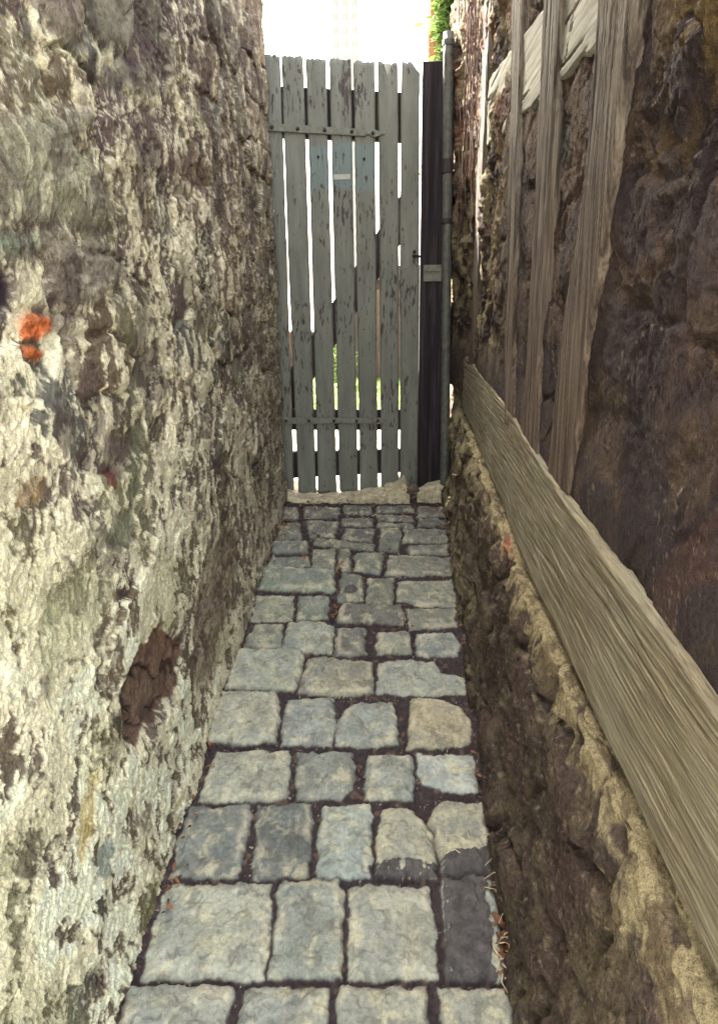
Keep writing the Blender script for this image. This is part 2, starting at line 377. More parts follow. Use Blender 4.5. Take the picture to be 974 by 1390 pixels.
# rows out of sight below the picture
for y0, y1 in ((1337, 1440), (1455, 1590), (1610, 1790)):
    k = (y0-222)/973; k2 = (y1-222)/973
    for a, b, c in ((-.63, -.5, 0), (-.315, -.12, 1), (-.10, .01, 2), (.02, .125, 3)):
        if c == 0: a, b = -.325, -.20
        elif c == 1: a, b = -.185, -.085
        elif c == 2: a, b = -.07, .035
        else: a, b = .05, .135
        SETTS.append(([(540+973*a*k, y0), (540+973*b*k, y0), (540+973*b*k2, y1), (540+973*a*k2, y1)], (.27, .28, .25)))
def path_grid():
    ys = [.0]
    while ys[-1] < 3.46:
        y = ys[-1]; ys.append(y+(.006 if y < .9 else .0022+.0011*(y-.9)))
    ys = np.array(ys); xs = np.arange(-.70, .42, .0024)
    Y, X = np.meshgrid(ys, xs, indexing='ij')
    wx = X+.010*fbm(X*24, Y*24, 3, 11)+.0012*fbm(X*70, Y*70, 2, 15); wy = Y+.010*fbm(X*24, Y*24, 3, 21)+.0012*fbm(X*70, Y*70, 2, 25)
    dist = np.full(X.shape, -1.); sid = np.full(X.shape, -1)
    for k, (poly, c) in enumerate(SETTS):
        P = np.array([on_path(*p)[:2] for p in poly]); mn = P.min(0)-.05; mx = P.max(0)+.05
        i0, i1 = np.searchsorted(ys, [mn[1], mx[1]]); j0, j1 = np.searchsorted(xs, [mn[0], mx[0]])
        if i1 <= i0 or j1 <= j0: continue
        x = wx[i0:i1, j0:j1]; y = wy[i0:i1, j0:j1]
        d = np.full(x.shape, 9.); inside = np.zeros(x.shape, bool)
        for a in range(len(P)):
            p = P[a]; q = P[(a+1) % len(P)]; e = q-p; L = (e**2).sum()
            t = np.clip(((x-p[0])*e[0]+(y-p[1])*e[1])/L, 0, 1)
            d = np.minimum(d, np.hypot(x-p[0]-t*e[0], y-p[1]-t*e[1]))
            c1 = (p[1] > y) != (q[1] > y)
            with np.errstate(divide='ignore', invalid='ignore'):
                inside ^= c1 & (x < (q[0]-p[0])*(y-p[1])/(q[1]-p[1]+1e-12)+p[0])
        sd = np.where(inside, d, -d)
        sub = dist[i0:i1, j0:j1]; up = sd > sub
        dist[i0:i1, j0:j1] = np.where(up, sd, sub); sid[i0:i1, j0:j1] = np.where(up, k, sid[i0:i1, j0:j1])
    g = ss(-.011, .009, dist); dome = ss(0, .03, dist)
    rnd = np.random.RandomState(3).rand(len(SETTS)+1, 4)
    st = sid.clip(0)
    h = g*(.014+.006*dome+(rnd[st, 0]-.5)*.008+(rnd[st, 1]-.5)*.06*(X+.15-.1)+.0)
    h = h+g*(.0026*fbm(X*34, Y*34, 5, 31, .6)-.004*ss(.55, .8, vnoise(X*45, Y*45, 35))+.0012*fbm(X*220, Y*220, 2, 36))
    soil = (1-g)*(.006*fbm(X*22, Y*22, 3, 41)+.004*fbm(X*160, Y*160, 3, 42)+.003*ss(.80, .9, vnoise(X*150, Y*150, 43)))
    edge = ss(-.48, -.60, X)+ss(.20, .27, X)
    h = h+soil+(1-g)*edge*.012
    base = np.array([c for _, c in SETTS]+[(.1, .1, .1)])[st]; base = (base*.55+.45*base.mean(-1, keepdims=True)*np.array((1.06, 1.03, .86)))*.80
    v = 1+.35*fbm(X*13, Y*13, 4, 51)[..., None]
    col = base*v
    q1 = X+.02*fbm(X*20, Y*20, 3, 57); q2 = Y+.02*fbm(X*20, Y*20, 3, 58)
    col = mixc(col, (.44, .40, .27), .55*ss(.0, .45, fbm(q1*16, q2*16, 6, 52, .65)))
    col = mixc(col, (.10, .09, .08), .55*ss(.14, .34, fbm(q1*22, q2*22, 6, 54, .65)))
    col = mixc(col, (.13, .15, .16), .35*ss(.05, .4, fbm(q1*9, q2*9, 5, 59, .6)))
    col = mixc(col, (.45, .40, .30), .5*ss(.0, .012, dist)*ss(.03, .012, dist)*ss(.5, .7, vnoise(X*12, Y*12, 56)))
    # tar patches on the last setts
    T0 = np.array([on_path(*p)[:2] for p in [(500, 1170), (545, 1168), (585, 1172), (620, 1160), (680, 1150), (700, 1340), (602, 1340), (602, 1188), (500, 1190)]])
    ins = np.zeros(X.shape, bool)
    for a in range(len(T0)):
        p = T0[a]; q = T0[(a+1) % len(T0)]; c1 = (p[1] > wy) != (q[1] > wy)
        ins ^= c1 & (wx < (q[0]-p[0])*(wy-p[1])/(q[1]-p[1]+1e-12)+p[0])
    tp = [on_path(476, 800)[:2]]
    ins |= ((X-tp[0][0])/.026)**2+((Y-tp[0][1])/.03)**2 < 1
    rim = on_path(672, 1240); strip = (X > rim[0]-.012+.02*fbm(X*30, Y*30, 2, 61)) & (Y < on_path(600, 1190)[1])
    ins &= ~strip; ins &= (fbm(X*38, Y*38, 5, 64, .65) < .30) | (X > on_path(600, 1200)[0]+.01)
    tar = ins & (g > .3)
    col[tar] = np.array((.062, .055, .056))*(1+.7*fbm(X*30, Y*30, 5, 63, .7)[..., None])[tar]; h = h+np.where(tar, .003, 0)
    dirt = np.array((.028, .018, .021))*(1+.5*fbm(X*60, Y*60, 3, 71)[..., None])
    dirt = mixc(dirt, (.36, .31, .27), .85*ss(.84, .90, vnoise(X*170, Y*170, 43))*ss(.5, .75, vnoise(X*19, Y*19, 44)))
    dirt = mixc(dirt, (.12, .075, .055), .6*ss(.65, .85, vnoise(X*40, Y*40, 72)))
    m = ss(.25, .7, g)[..., None]
    col = dirt*(1-m)+col*m
    Z = Y*SLOPE+h-.016
    return np.stack([X, Y, Z], -1), np.clip(col, .01, .8)
P, C = path_grid(); V, F, CC = sheet(P, None, C)
tag(mesh_obj('path', V, F, M_PATH, colors=CC), kind='structure')

# ------------------------------------------------------------------ left rubble wall
XL = -.555
def blob(Y, Z, px, py, rx, rz, rot=0, X=XL, nz=.25, seed=0):
    """mask 0..1 of an irregular ellipse centred at a measured point, radii in metres"""
    p = on_x(px, py, X); c, s = math.cos(rot), math.sin(rot)
    y = Y-p[1]; z = Z-p[2]; u = (y*c+z*s)/rx; v = (-y*s+z*c)/rz
    r = np.hypot(u, v)+nz*2*fbm(Y*24, Z*24, 4, 300+seed)
    return ss(1.12, .88, r)
def pmask(Y, Z, pix, X=XL-.017, soft=.012, nz=.02, seed=0):
    """soft mask of a measured outline on the wall plane"""
    P = np.array([on_x(a, b, X)[1:] for a, b in pix]); out = np.zeros(Y.shape); mg = soft+nz+.01
    i0, i1 = np.searchsorted(Y[:, 0], [P[:, 0].min()-mg, P[:, 0].max()+mg]); j0, j1 = np.searchsorted(Z[0], [P[:, 1].min()-mg, P[:, 1].max()+mg])
    if i1 <= i0 or j1 <= j0: return out
    Ys, Zs = Y[i0:i1, j0:j1], Z[i0:i1, j0:j1]
    y = Ys+nz*fbm(Ys*14, Zs*14, 2, 320+seed); z = Zs+nz*fbm(Ys*14, Zs*14, 2, 340+seed)
    d = np.full(Ys.shape, 9.); ins = np.zeros(Ys.shape, bool)
    for a in range(len(P)):
        p = P[a]; q = P[(a+1) % len(P)]; e = q-p; t = np.clip(((y-p[0])*e[0]+(z-p[1])*e[1])/(e**2).sum(), 0, 1)
        d = np.minimum(d, np.hypot(y-p[0]-t*e[0], z-p[1]-t*e[1])); c1 = (p[1] > z) != (q[1] > z)
        ins ^= c1 & (y < (q[0]-p[0])*(z-p[1])/(q[1]-p[1]+1e-12)+p[0])
    out[i0:i1, j0:j1] = ss(-soft, soft, np.where(ins, d, -d)); return out
def soft(Y, Z, px, py, rx, rz, X=XL):
    p = on_x(px, py, X); return np.exp(-((Y-p[1])/rx)**2-((Z-p[2])/rz)**2)
def left_wall():
    ys = [-.25]
    while ys[-1] < 3.85:
        y = ys[-1]; ys.append(y+(.012 if y < .42 else .0019+.0016*max(0, y-.8)*(1+.4*y)))
    zs = np.concatenate([np.arange(-.06, 2.75, .0034), np.arange(2.76, 3.75, .03)])
    Y, Z = np.meshgrid(np.array(ys), zs, indexing='ij')
    wy = Y+.03*fbm(Y*7, Z*7, 3, 101); wz = Z+.03*fbm(Y*7, Z*7, 3, 111)
    f1, f2, idc = cells(wy*4.2, wz*6.6, 5); crack = f2-f1
    big = fbm(Y*1.6, Z*1.6, 3, 121)
    wx2 = wy+.012*fbm(Y*30, Z*30, 3, 112); wz2 = wz+.012*fbm(Y*30, Z*30, 3, 113)
    med = fbm(wx2*8, wz2*7, 6, 131, .6)
    rg = ridge(wx2*26, wz2*17, 5, 141, .6)
    fine = fbm(wx2*85, wz2*60, 4, 151, .7)
    worn = ss(-.06, .14, fbm(Y*2.6, Z*2.6, 4, 161)+.38*(Z-1.35))      # render gone, stones show (mostly higher up)
    stone = ss(.04, .14, crack)
    lumps = ridge(wx2*6.5, wz2*5.2, 5, 125, .6)
    h = .018*big+.012*med+.012*(lumps-.6)+.011*(rg-.6)+.008*fine
    h = h*(1-.45*worn*stone)+worn*(.022*stone*(1-f1)-.014)+worn*stone*(idc-.5)*.022
    cf = fbm(wx2*17, wz2*12, 6, 171, .68)
    patch = fbm(wy*3.3, wz*2.6, 4, 173, .6)
    lowz = ss(1.9, .7, Z-.12*Y)*ss(3.2, .9, Y)
    crust = ss(-.09, .07, cf+.10*med-.17*worn+.40*patch+.16*lowz-.03)
    h = h+.0045*crust
    pits = ss(.18, .34, fbm(wx2*24, wz2*17, 5, 181, .6))
    h = h-.005*pits
    # traced features
    rec = pmask(Y, Z, [(170, 1000), (163, 940), (185, 885), (215, 852), (246, 868), (242, 925), (218, 965), (185, 1008)], soft=.008, nz=.02)
    rw = pmask(Y, Z, [(170, 1000), (163, 940), (185, 885), (215, 852), (246, 868), (242, 925), (218, 965), (185, 1008)], soft=.045, nz=.008)
    rec = ss(.40, .56, rw+.30*fbm(Y*13, Z*10, 2, 193)); k1, k2, k3 = cells(Y*5+.6*Z+.35*fbm(Y*16, Z*12, 3, 195), Z*9+2*Y+.35*fbm(Y*16, Z*12, 3, 196), 66); rcr = k2-k1
    h = h*(1-.5*rw)*(1-.4*rw)-.030*rw+rw*(.008*fbm(Y*22, Z*18, 3, 197)+(k3-.5)*.018-.012*ss(.12, .0, rcr)-.012*k1)
    hole = pmask(Y, Z, [(-60, 368), (8, 368), (20, 390), (18, 420), (5, 428), (-60, 426)], soft=.008, nz=.004); h = h*(1-hole)-.022*hole  # only a shallow dent; the dark of the hole is painted near-black
    br = np.maximum(pmask(Y, Z, [(24, 432), (44, 424), (72, 431), (71, 452), (52, 462), (28, 460)], soft=.008, nz=.007, seed=21), pmask(Y, Z, [(28, 470), (46, 472), (64, 477), (58, 490), (34, 488)], soft=.008, nz=.006, seed=22))
    ring = pmask(Y, Z, [(18, 424), (44, 416), (78, 426), (76, 480), (60, 496), (26, 494)], soft=.008, nz=.008, seed=23)
    h = h*(1-.6*ring)-.014*ring+br*(.010+.010*fbm(wx2*26, wz2*26, 4, 234, .65))
    def boulder(h, pix, b, keep, sd):
        m = pmask(Y, Z, pix, soft=.020, nz=.010, seed=sd); w_ = pmask(Y, Z, pix, soft=.032, nz=.006, seed=sd)
        return h*(1-(1-keep)*m)+m*b*(.35+.65*w_)-.004*(1-m)*pmask(Y, Z, pix, soft=.05, nz=.01, seed=sd), m
    h, st1 = boulder(h, [(38, -60), (46, 30), (72, 52), (100, 50), (112, 20), (110, -60)], .014, .40, 1)
    h, st2 = boulder(h, [(122, -60), (124, 20), (138, 52), (164, 70), (180, 50), (182, -60)], .011, .40, 2)
    h, st3 = boulder(h, [(-40, 322), (30, 320), (62, 328), (62, 338), (25, 352), (-40, 350)], .010, .8, 3)
    h, st4 = boulder(h, [(64, 352), (80, 332), (130, 325), (166, 350), (156, 392), (96, 418), (70, 395)], .010, .8, 4)
    h, st5 = boulder(h, [(23, 372), (36, 358), (60, 362), (56, 400), (36, 410), (24, 400)], .006, .8, 5)
    h, st6 = boulder(h, [(-40, 165), (55, 158), (125, 225), (142, 285), (100, 308), (-40, 300)], .008, .8, 6)
    h, st7 = boulder(h, [(40, 205), (60, 150), (110, 140), (120, 165), (80, 200)], .006, .8, 7)
    gl = pmask(Y, Z, [(-40, 300), (100, 308), (165, 300), (160, 318), (60, 318), (-40, 316)], soft=.022, nz=.012, seed=8); h = h-.002*gl
    g3 = pmask(Y, Z, [(90, 424), (120, 410), (165, 392), (168, 402), (125, 424), (95, 436)], soft=.018, nz=.010, seed=9); h = h-.008*g3
    g4 = pmask(Y, Z, [(28, 152), (28, 128), (58, 106), (120, 150), (60, 138)], soft=.012, nz=.015, seed=10); h = h-.008*g4
    g2 = pmask(Y, Z, [(30, -60), (40, 40), (75, 60), (118, 60), (165, 82), (230, 120), (215, 150), (150, 110), (90, 82), (40, 66), (10, 40), (10, -60)], soft=.02, nz=.025, seed=11); h = h+.008*g2*(1-st1)*(1-st2)
    d1 = pmask(Y, Z, [(262, 930), (258, 820), (280, 740), (318, 710), (322, 760), (300, 850), (285, 930)], soft=.03, seed=3); h = h-.010*d1
    d2 = pmask(Y, Z, [(125, 1190), (128, 1150), (142, 1135), (150, 1150), (144, 1190)], soft=.006, nz=.006, seed=12); h = h-.008*d2
    d3 = pmask(Y, Z, [(138, 628), (150, 590), (178, 585), (190, 605), (166, 645), (148, 650)], soft=.02, nz=.02, seed=13); h = h-.008*d3  # cleft: slight dent with its shade painted into the colour
    d4 = pmask(Y, Z, [(135, 745), (148, 695), (182, 688), (184, 730), (160, 750)], soft=.012, nz=.015, seed=14); h = h-.010*d4
    d5 = pmask(Y, Z, [(100, 890), (60, 950), (40, 900), (60, 800), (110, 770), (150, 780), (130, 850)], soft=.04, nz=.03, seed=15); h = h-.006*d5
    d6 = pmask(Y, Z, [(228, 212), (262, 212), (278, 240), (270, 262), (240, 240)], soft=.02, nz=.03, seed=16)
    d7 = pmask(Y, Z, [(145, 95), (178, 75), (192, 110), (170, 140), (150, 125)], soft=.02, nz=.03, seed=17)
    d8 = pmask(Y, Z, [(105, 1085), (118, 1050), (130, 1040), (122, 1120), (105, 1180), (98, 1150)], soft=.008, nz=.008, seed=18); h = h-.008*d8
    # colours of mortar, wash and stones, plus shade painted into gaps and hole
    n1 = fbm(wy*5, wz*5, 5, 201, .6); n2 = vnoise(wy*2.2, wz*2.2, 202)
    sc = np.array([(.15, .14, .11), (.11, .08, .075), (.19, .165, .115), (.13, .125, .11), (.165, .125, .09), (.10, .10, .08)])
    base = sc[(idc*6).astype(int).clip(0, 5)]*(1+.4*n1[..., None])
    under = mixc(np.broadcast_to(np.array((.155, .122, .088)), base.shape)*(1+.35*n1[..., None]), (.15, .12, .10), ss(.45, .75, n2))  # stone beneath the crust, darkened further to carry the shade of pits
    col = under*(1-worn[..., None])+base*worn[..., None]
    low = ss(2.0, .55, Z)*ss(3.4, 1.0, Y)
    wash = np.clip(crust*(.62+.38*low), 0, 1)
    wcol = np.broadcast_to(np.array((.88, .80, .60)), base.shape)*(1+.18*fbm(wy*12, wz*12, 3, 211)[..., None])
    wcol = mixc(wcol, (.48, .44, .31), .6*ss(.0, .4, fbm(wy*6, wz*6, 5, 212)))
    col = col*(1-wash[..., None])+wcol*wash[..., None]
    spk = ss(.12, .30, fbm(wx2*60, wz2*45, 4, 215, .7))
    col = mixc(col, (.66, .62, .49), .75*spk*ss(.35, .6, vnoise(wy*4, wz*4, 217)))
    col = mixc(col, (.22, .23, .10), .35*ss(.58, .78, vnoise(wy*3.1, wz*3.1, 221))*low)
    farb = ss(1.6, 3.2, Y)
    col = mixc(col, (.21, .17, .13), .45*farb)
    col = mixc(col, (.68, .63, .46), .85*g2*ss(-.25, .1, fbm(wx2*14, wz2*14, 4, 231)))
    col = mixc(col, (.115, .06, .045), .92*rec); col = mixc(col, (.19, .11, .08), .6*rec*ss(.45, .8, k3)); col = mixc(col, (.045, .026, .024), .85*rec*ss(.10, .03, rcr)); col = mixc(col, (.03, .02, .03), hole)
    col = mixc(col, (.05, .038, .036), .85*np.maximum(gl, g3)*ss(-.35, 0, fbm(wx2*12, wz2*20, 4, 236)))  # shade below the ledge and below a stone, painted as dark colour
    tone = (1+.35*fbm(wx2*18, wz2*18, 5, 232, .65))[..., None]
    for m_, c_, k_ in ((st1, (.20, .165, .135), .95), (st2, (.19, .175, .14), .9), (st6, (.27, .27, .20), .6), (st7, (.15, .14, .12), .7), (st3, (.17, .19, .15), .9), (st4, (.19, .165, .14), .8),
                       (st5, (.72, .66, .48), .85), (d1, (.14, .09, .07), .7), (d2, (.22, .27, .26), .8), (d3, (.13, .10, .09), .8), (d4, (.22, .22, .16), .85), (d5, (.38, .37, .24), .65),
                       (d6, (.14, .085, .07), .75), (d7, (.085, .07, .075), .8), (d8, (.55, .42, .15), .6)):
        col = col*(1-m_[..., None]*k_)+np.array(c_)*tone*m_[..., None]*k_
    col = col*(1-.9*br[..., None])+np.array((.50, .12, .035))*(1+.9*fbm(wx2*30, wz2*30, 4, 233, .7)[..., None])*.9*br[..., None]
    rb = blob(Y, Z, 163, 648, .03, .02, 0, seed=12); col = mixc(col, (.13, .03, .03), .8*rb)
    ob = blob(Y, Z, 52, 668, .05, .02, 0, seed=13); col = mixc(col, (.28, .17, .08), .6*ob)
    grime = ss(.12, .34, fbm(wx2*5.5, wz2*4, 6, 241, .68)+.20*(Z-1.3)); col = mixc(col, (.065, .045, .045), .7*grime)
    X = XL-.010+.70*h
    X = X-.30*np.maximum(0, Y-3.30)  # unseen stretch past the gate, added to block a streak of sun
    X = X+.012*ss(.15, 0, Z-Y*SLOPE)                       # spreads a little at the foot
    return np.stack([X, Y, Z], -1), np.clip(col, .012, .75)
LW = thing('stone_wall', (XL-.25, 1.5, 0), 'rough rubble stone wall with crumbling cream limewash on left of the cobbled alley', 'wall')
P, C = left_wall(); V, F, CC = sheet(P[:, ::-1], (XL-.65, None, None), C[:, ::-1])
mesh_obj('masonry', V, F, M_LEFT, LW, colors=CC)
def lump(name, c, r, mat, parent=None, seed=1, n=26, amp=.25, flat=None):
    """an irregular stone-like closed lump"""
    rs = np.random.RandomState(seed); vs = []; fs = []
    m = n; k = n//2
    off = rs.rand(3)*50
    for i in range(k+1):
        th = math.pi*i/k
        for j in range(m):
            ph = 2*math.pi*j/m; d = np.array([math.sin(th)*math.cos(ph), math.sin(th)*math.sin(ph), math.cos(th)])
            d2 = np.sign(d)*np.abs(d)**.75
            q = 1+amp*float(fbm(np.array(d[0]*1.7+d[2]*.9+off[0]), np.array(d[1]*1.7-d[2]*1.3+off[1]), 4, 5+seed))
            vs.append(np.array(c)+d2*np.array(r)*q)
    for i in range(k):
        for j in range(m):
            fs.append((i*m+j, (i+1)*m+j, (i+1)*m+(j+1) % m, i*m+(j+1) % m))
    return mesh_obj(name, vs, fs, mat, parent)
# ------------------------------------------------------------------ right timber-framed wall
RW = thing('timber_framed_wall', (.45, 1.5, 0), 'dark rubble wall with weathered oak sill beam and upright posts on right of the alley', 'wall')
XB = .29
BT = np.array([(-.4, 1.17), (.566, 1.18), (.829, 1.191), (1.333, 1.198), (1.814, 1.23), (3.011, 1.258), (3.3, 1.262)])
BB = np.array([(-.4, .93), (.538, .949), (.861, .955), (1.607, .935), (2.3, .975), (3.27, 1.034), (3.34, 1.16), (4, 1.16)])
def right_panel():
    ys = [.46]
    while ys[-1] < 3.75:
        y = ys[-1]; ys.append(y+(.012 if y < .35 else .0016+.0022*max(0, y-.6)*(1+.5*y)*.8))
    zs = np.concatenate([np.arange(1.10, 2.75, .0034), np.arange(2.75, 2.80, .02)])
    Y, Z = np.meshgrid(np.array(ys), zs, indexing='ij')
    wy = Y+.03*fbm(Y*7, Z*7, 3, 401); wz = Z+.03*fbm(Y*7, Z*7, 3, 411)
    f1, f2, idc = cells(wy*3.6, wz*5.2, 15); crack = f2-f1
    med = fbm(wy*8, wz*8, 5, 431, .55); fine = fbm(wy*70, wz*70, 4, 451, .6); rg = ridge(wy*17, wz*15, 4, 441)
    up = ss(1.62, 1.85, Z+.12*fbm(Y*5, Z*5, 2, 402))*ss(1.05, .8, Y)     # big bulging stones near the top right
    h = .018*med+.010*(rg-.6)+.005*fine+.022*fbm(Y*1.8, Z*1.8, 2, 421)
    h = h+ss(.03, .15, crack)*(.022*(1-f1)+(idc-.5)*.022)*(.5+up)
    rg2 = ridge(wy*5+3, wz*5, 3, 461); h = h+up*.05*(rg2-.6)
    far = ss(1.9, 2.4, Y)*ss(1.22, 1.42, Z); h = h+far*(.030*(ridge(wy*9, wz*7, 3, 471)-.6))
    # colours
    n1 = fbm(wy*6, wz*6, 5, 501, .6)
    col = np.broadcast_to(np.array((.036, .024, .027)), Y.shape+(3,))*(1+.5*n1[..., None])
    col = mixc(col, (.09, .06, .042), .8*ss(.45, .72, vnoise(wy*5, wz*5, 502)*.6+vnoise(wy*19, wz*19, 503)*.4))
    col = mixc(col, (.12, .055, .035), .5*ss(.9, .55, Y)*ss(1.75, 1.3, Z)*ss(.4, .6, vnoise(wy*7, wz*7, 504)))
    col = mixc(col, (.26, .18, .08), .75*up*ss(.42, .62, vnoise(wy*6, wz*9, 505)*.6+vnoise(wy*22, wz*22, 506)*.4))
    spk = ss(.22, .42, fbm(wy*60, wz*60, 5, 511, .75))*ss(-.2, .3, fbm(wy*6, wz*6, 3, 512))
    col = mixc(col, (.22, .17, .13), .7*spk)
    blk = ss(.56, .68, vnoise(wy*9, wz*9, 521)*.6+vnoise(wy*31, wz*31, 522)*.4); col = mixc(col, (.045, .032, .036), .7*blk)
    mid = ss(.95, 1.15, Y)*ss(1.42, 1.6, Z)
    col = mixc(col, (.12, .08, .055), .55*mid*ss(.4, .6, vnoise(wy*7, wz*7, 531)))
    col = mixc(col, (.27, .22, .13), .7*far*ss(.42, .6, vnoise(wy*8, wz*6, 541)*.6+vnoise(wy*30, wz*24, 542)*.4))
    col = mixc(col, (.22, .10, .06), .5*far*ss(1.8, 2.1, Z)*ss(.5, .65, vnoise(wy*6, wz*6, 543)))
    lug = blob(Y, Z, 900, 735, .05, .04, .4, XB+.04, seed=20); h = h+.012*lug
    dk = blob(Y, Z, 895, 820, .05, .075, .2, XB+.04, seed=21); h = h-.02*dk; col = mixc(col, (.05, .035, .032), .7*dk)  # recess below the lug, its shade also painted into the colour
    h = np.where(h > .004, .004+(h-.004)*(.45+.55*np.maximum(up, far)), h)
    kb = ss(1.45, 1.24, Z); h = h*(1-.75*kb)
    X = .300+.014*ss(1.22, 1.42, Z)-h-.050*ss(3.0, 3.35, Y)
    return np.stack([X, Y, Z], -1), np.clip(col*.76, .008, .7)
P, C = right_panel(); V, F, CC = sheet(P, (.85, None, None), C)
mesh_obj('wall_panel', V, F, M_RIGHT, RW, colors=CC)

def plinth():
    ys = [.25]
    while ys[-1] < 3.75:
        y = ys[-1]; ys.append(y+(.012 if y < .35 else .0022+.0018*max(0, y-.7)*(1+.4*y)))
    ys = np.array(ys); nf, nl = 300, 60
    vs = np.linspace(0, 1, nf+nl)
    Y, T = np.meshgrid(ys, vs, indexing='ij')
    zb = np.interp(Y, BB[:, 0], BB[:, 1])
    tf = nf/(nf+nl)
    zc = zb-.034-.02*ss(1.3, .5, Y)                        # height of the ledge's front corner
    a = np.clip(T/tf, 0, 1); bb = np.clip((T-tf)/(1-tf), 0, 1)
    z0 = Y*SLOPE-.05
    X = .256+.012*a+.06*bb; Z = z0+(zc-z0)*a+(zb-.012-zc)*bb**.8
    U = Z+.12*bb                                             # arc coordinate for noise
    wy = Y+.03*fbm(Y*7, U*7, 3, 601); wz = U+.03*fbm(Y*7, U*7, 3, 611)
    f1, f2, idc = cells(wy*4.4, wz*7.5, 25); crack = f2-f1
    med = fbm(wy*9, wz*9, 5, 631, .55); rg = ridge(wy*20, wz*16, 4, 641); fine = fbm(wy*75, wz*75, 4, 651, .6)
    h = .018*med+.014*(rg-.6)+.005*fine+ss(.03, .16, crack)*(.022*(1-f1)+(idc-.5)*.03)-.01
    foot = ss(.30, .02, Z-Y*SLOPE+.05*fbm(Y*6, Z*3, 2, 655)); g1, g2, gi = cells(wy*3.0+4, wz*2.2, 33)
    h = h+foot*.022*ss(.04, .12, g2-g1)
    led = ss(.9, 1.0, a)                                     # the ledge itself: lumpy mortar
    lf = fbm(wy*13, wz*13, 4, 661)
    h = h*(1-.55*led)+led*.012*lf
    round_ = np.exp(-((T-tf)/.06)**2)*.012
    dx = -(1-bb*.75); dz = bb*.9
    h = h-round_
    X = X+dx*h; Z = Z+dz*h*.9
    n1 = fbm(wy*6, wz*6, 5, 701, .6)
    col = np.broadcast_to(np.array((.062, .045, .038)), Y.shape+(3,))*(1+.5*n1[..., None])
    col = mixc(col, (.11, .085, .055), .8*ss(.42, .7, vnoise(wy*7, wz*5, 702)*.6+vnoise(wy*25, wz*20, 703)*.4))
    col = mixc(col, (.07, .045, .04), .7*ss(.5, .72, vnoise(wy*5, wz*6, 704)))
    spk = ss(.20, .42, fbm(wy*48, wz*40, 5, 705, .75)); col = mixc(col, (.22, .175, .12), .6*spk)
    lm = ss(.93, 1.0, a+.13*lf+.06*fbm(wy*40, wz*40, 3, 662))
    col = mixc(col, (.30, .245, .145), .9*lm)
    col = mixc(col, (.10, .07, .045), .85*lm*ss(.02, .3, fbm(wy*11, wz*11, 5, 711, .6)))
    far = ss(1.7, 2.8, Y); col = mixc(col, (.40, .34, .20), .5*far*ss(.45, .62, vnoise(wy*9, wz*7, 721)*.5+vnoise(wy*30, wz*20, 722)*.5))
    redb = np.exp(-((Y-on_x(664, 665, .23)[1])/.045)**2)*ss(.95, .98, a)*(1-ss(.3, .5, bb)); col = mixc(col, (.30, .05, .04), .85*redb*ss(.35, .5, vnoise(wy*30, wz*30, 731)))
    return np.stack([X, Y, Z], -1), np.clip(col*.98, .010, .7)
P, C = plinth(); V, F, CC = sheet(P, (.85, None, None), C)
mesh_obj('plinth', V, F, M_RIGHT, RW, colors=CC)

def timber(name, mat, y0, y1, prof, xf, depth, parent, along='y', du=.006, nv=70, seed=1, groove=.004, warp=.0022, label=None, colr=None):
    """heightfield timber on the wall plane; prof(u) -> (v0, v1) edges across"""
    us = [y0]
    while us[-1] < y1: us.append(us[-1]+(du if along == 'z' else max(.003, du*.5*(1+us[-1]))))
    us = np.array(us); t = np.linspace(0, 1, nv); U, T = np.meshgrid(us, t, indexing='ij')
    e = np.array([prof(u) for u in us]); v0 = e[:, 0][:, None]; v1 = e[:, 1][:, None]
    wdt = v1-v0
    v0 = v0+warp*fbm(U*6, U*0+3, 3, 800+seed); v1 = v1+warp*fbm(U*6, U*0+9, 3, 820+seed)
    Vv = v0+(v1-v0)*T
    sc = 38/max(.05, float(wdt.mean()))*.06
    U2 = U+.02*fbm(U*3, Vv*12, 2, 829+seed); V2 = Vv+.006*fbm(U*3.5, Vv*7, 3, 830+seed)
    gr = .5+.5*fbm(U2*3.0, V2*170, 3, 840+seed, .6)
    gr2 = .5+.5*fbm(U2*9.0, V2*420, 2, 845+seed, .6)
    ck = ss(.87, .95, ridge(U2*.8, V2*24, 2, 850+seed))*ss(.45, .6, vnoise(U*2.2, Vv*9, 860+seed))
    h = groove*(gr-.5)+groove*.5*(gr2-.5)-.008*ck+.003*fbm(U*3, Vv*10, 3, 870+seed)
    edge = np.minimum(T, 1-T)*wdt; rr = .005+.005*vnoise(U*5, T*2, 880+seed)
    h = h-.007*(1-ss(0, 1, edge/rr))**2
    xx = xf(U) if callable(xf) else xf
    if along == 'y': P = np.stack([xx-h, U, Vv], -1); bk = (XB+depth, None, None)
    else:
        P = np.stack([xx-h, Vv, U], -1); bk = (XB+depth, None, None)
    V, F, _ = sheet(P, bk)
    o = mesh_obj(name, V, F, mat, parent)
    if label: o['label'] = label
    return o
def beamprof(u):
    b, t_ = np.interp(u, BB[:, 0], BB[:, 1]), np.interp(u, BT[:, 0], BT[:, 1])
    b = min(b, 1.034)
    if u > 3.05: t_ -= (u-3.05)*.2
    return b, t_
timber('sill_beam', M_BEAM, .36, 3.28, beamprof, lambda U: XB-.006*np.sin(U*2.1), .06, RW, 'y', .006, 260, 1, .004, .006, 'massive weathered oak beam running the length of the wall')
XP = .294
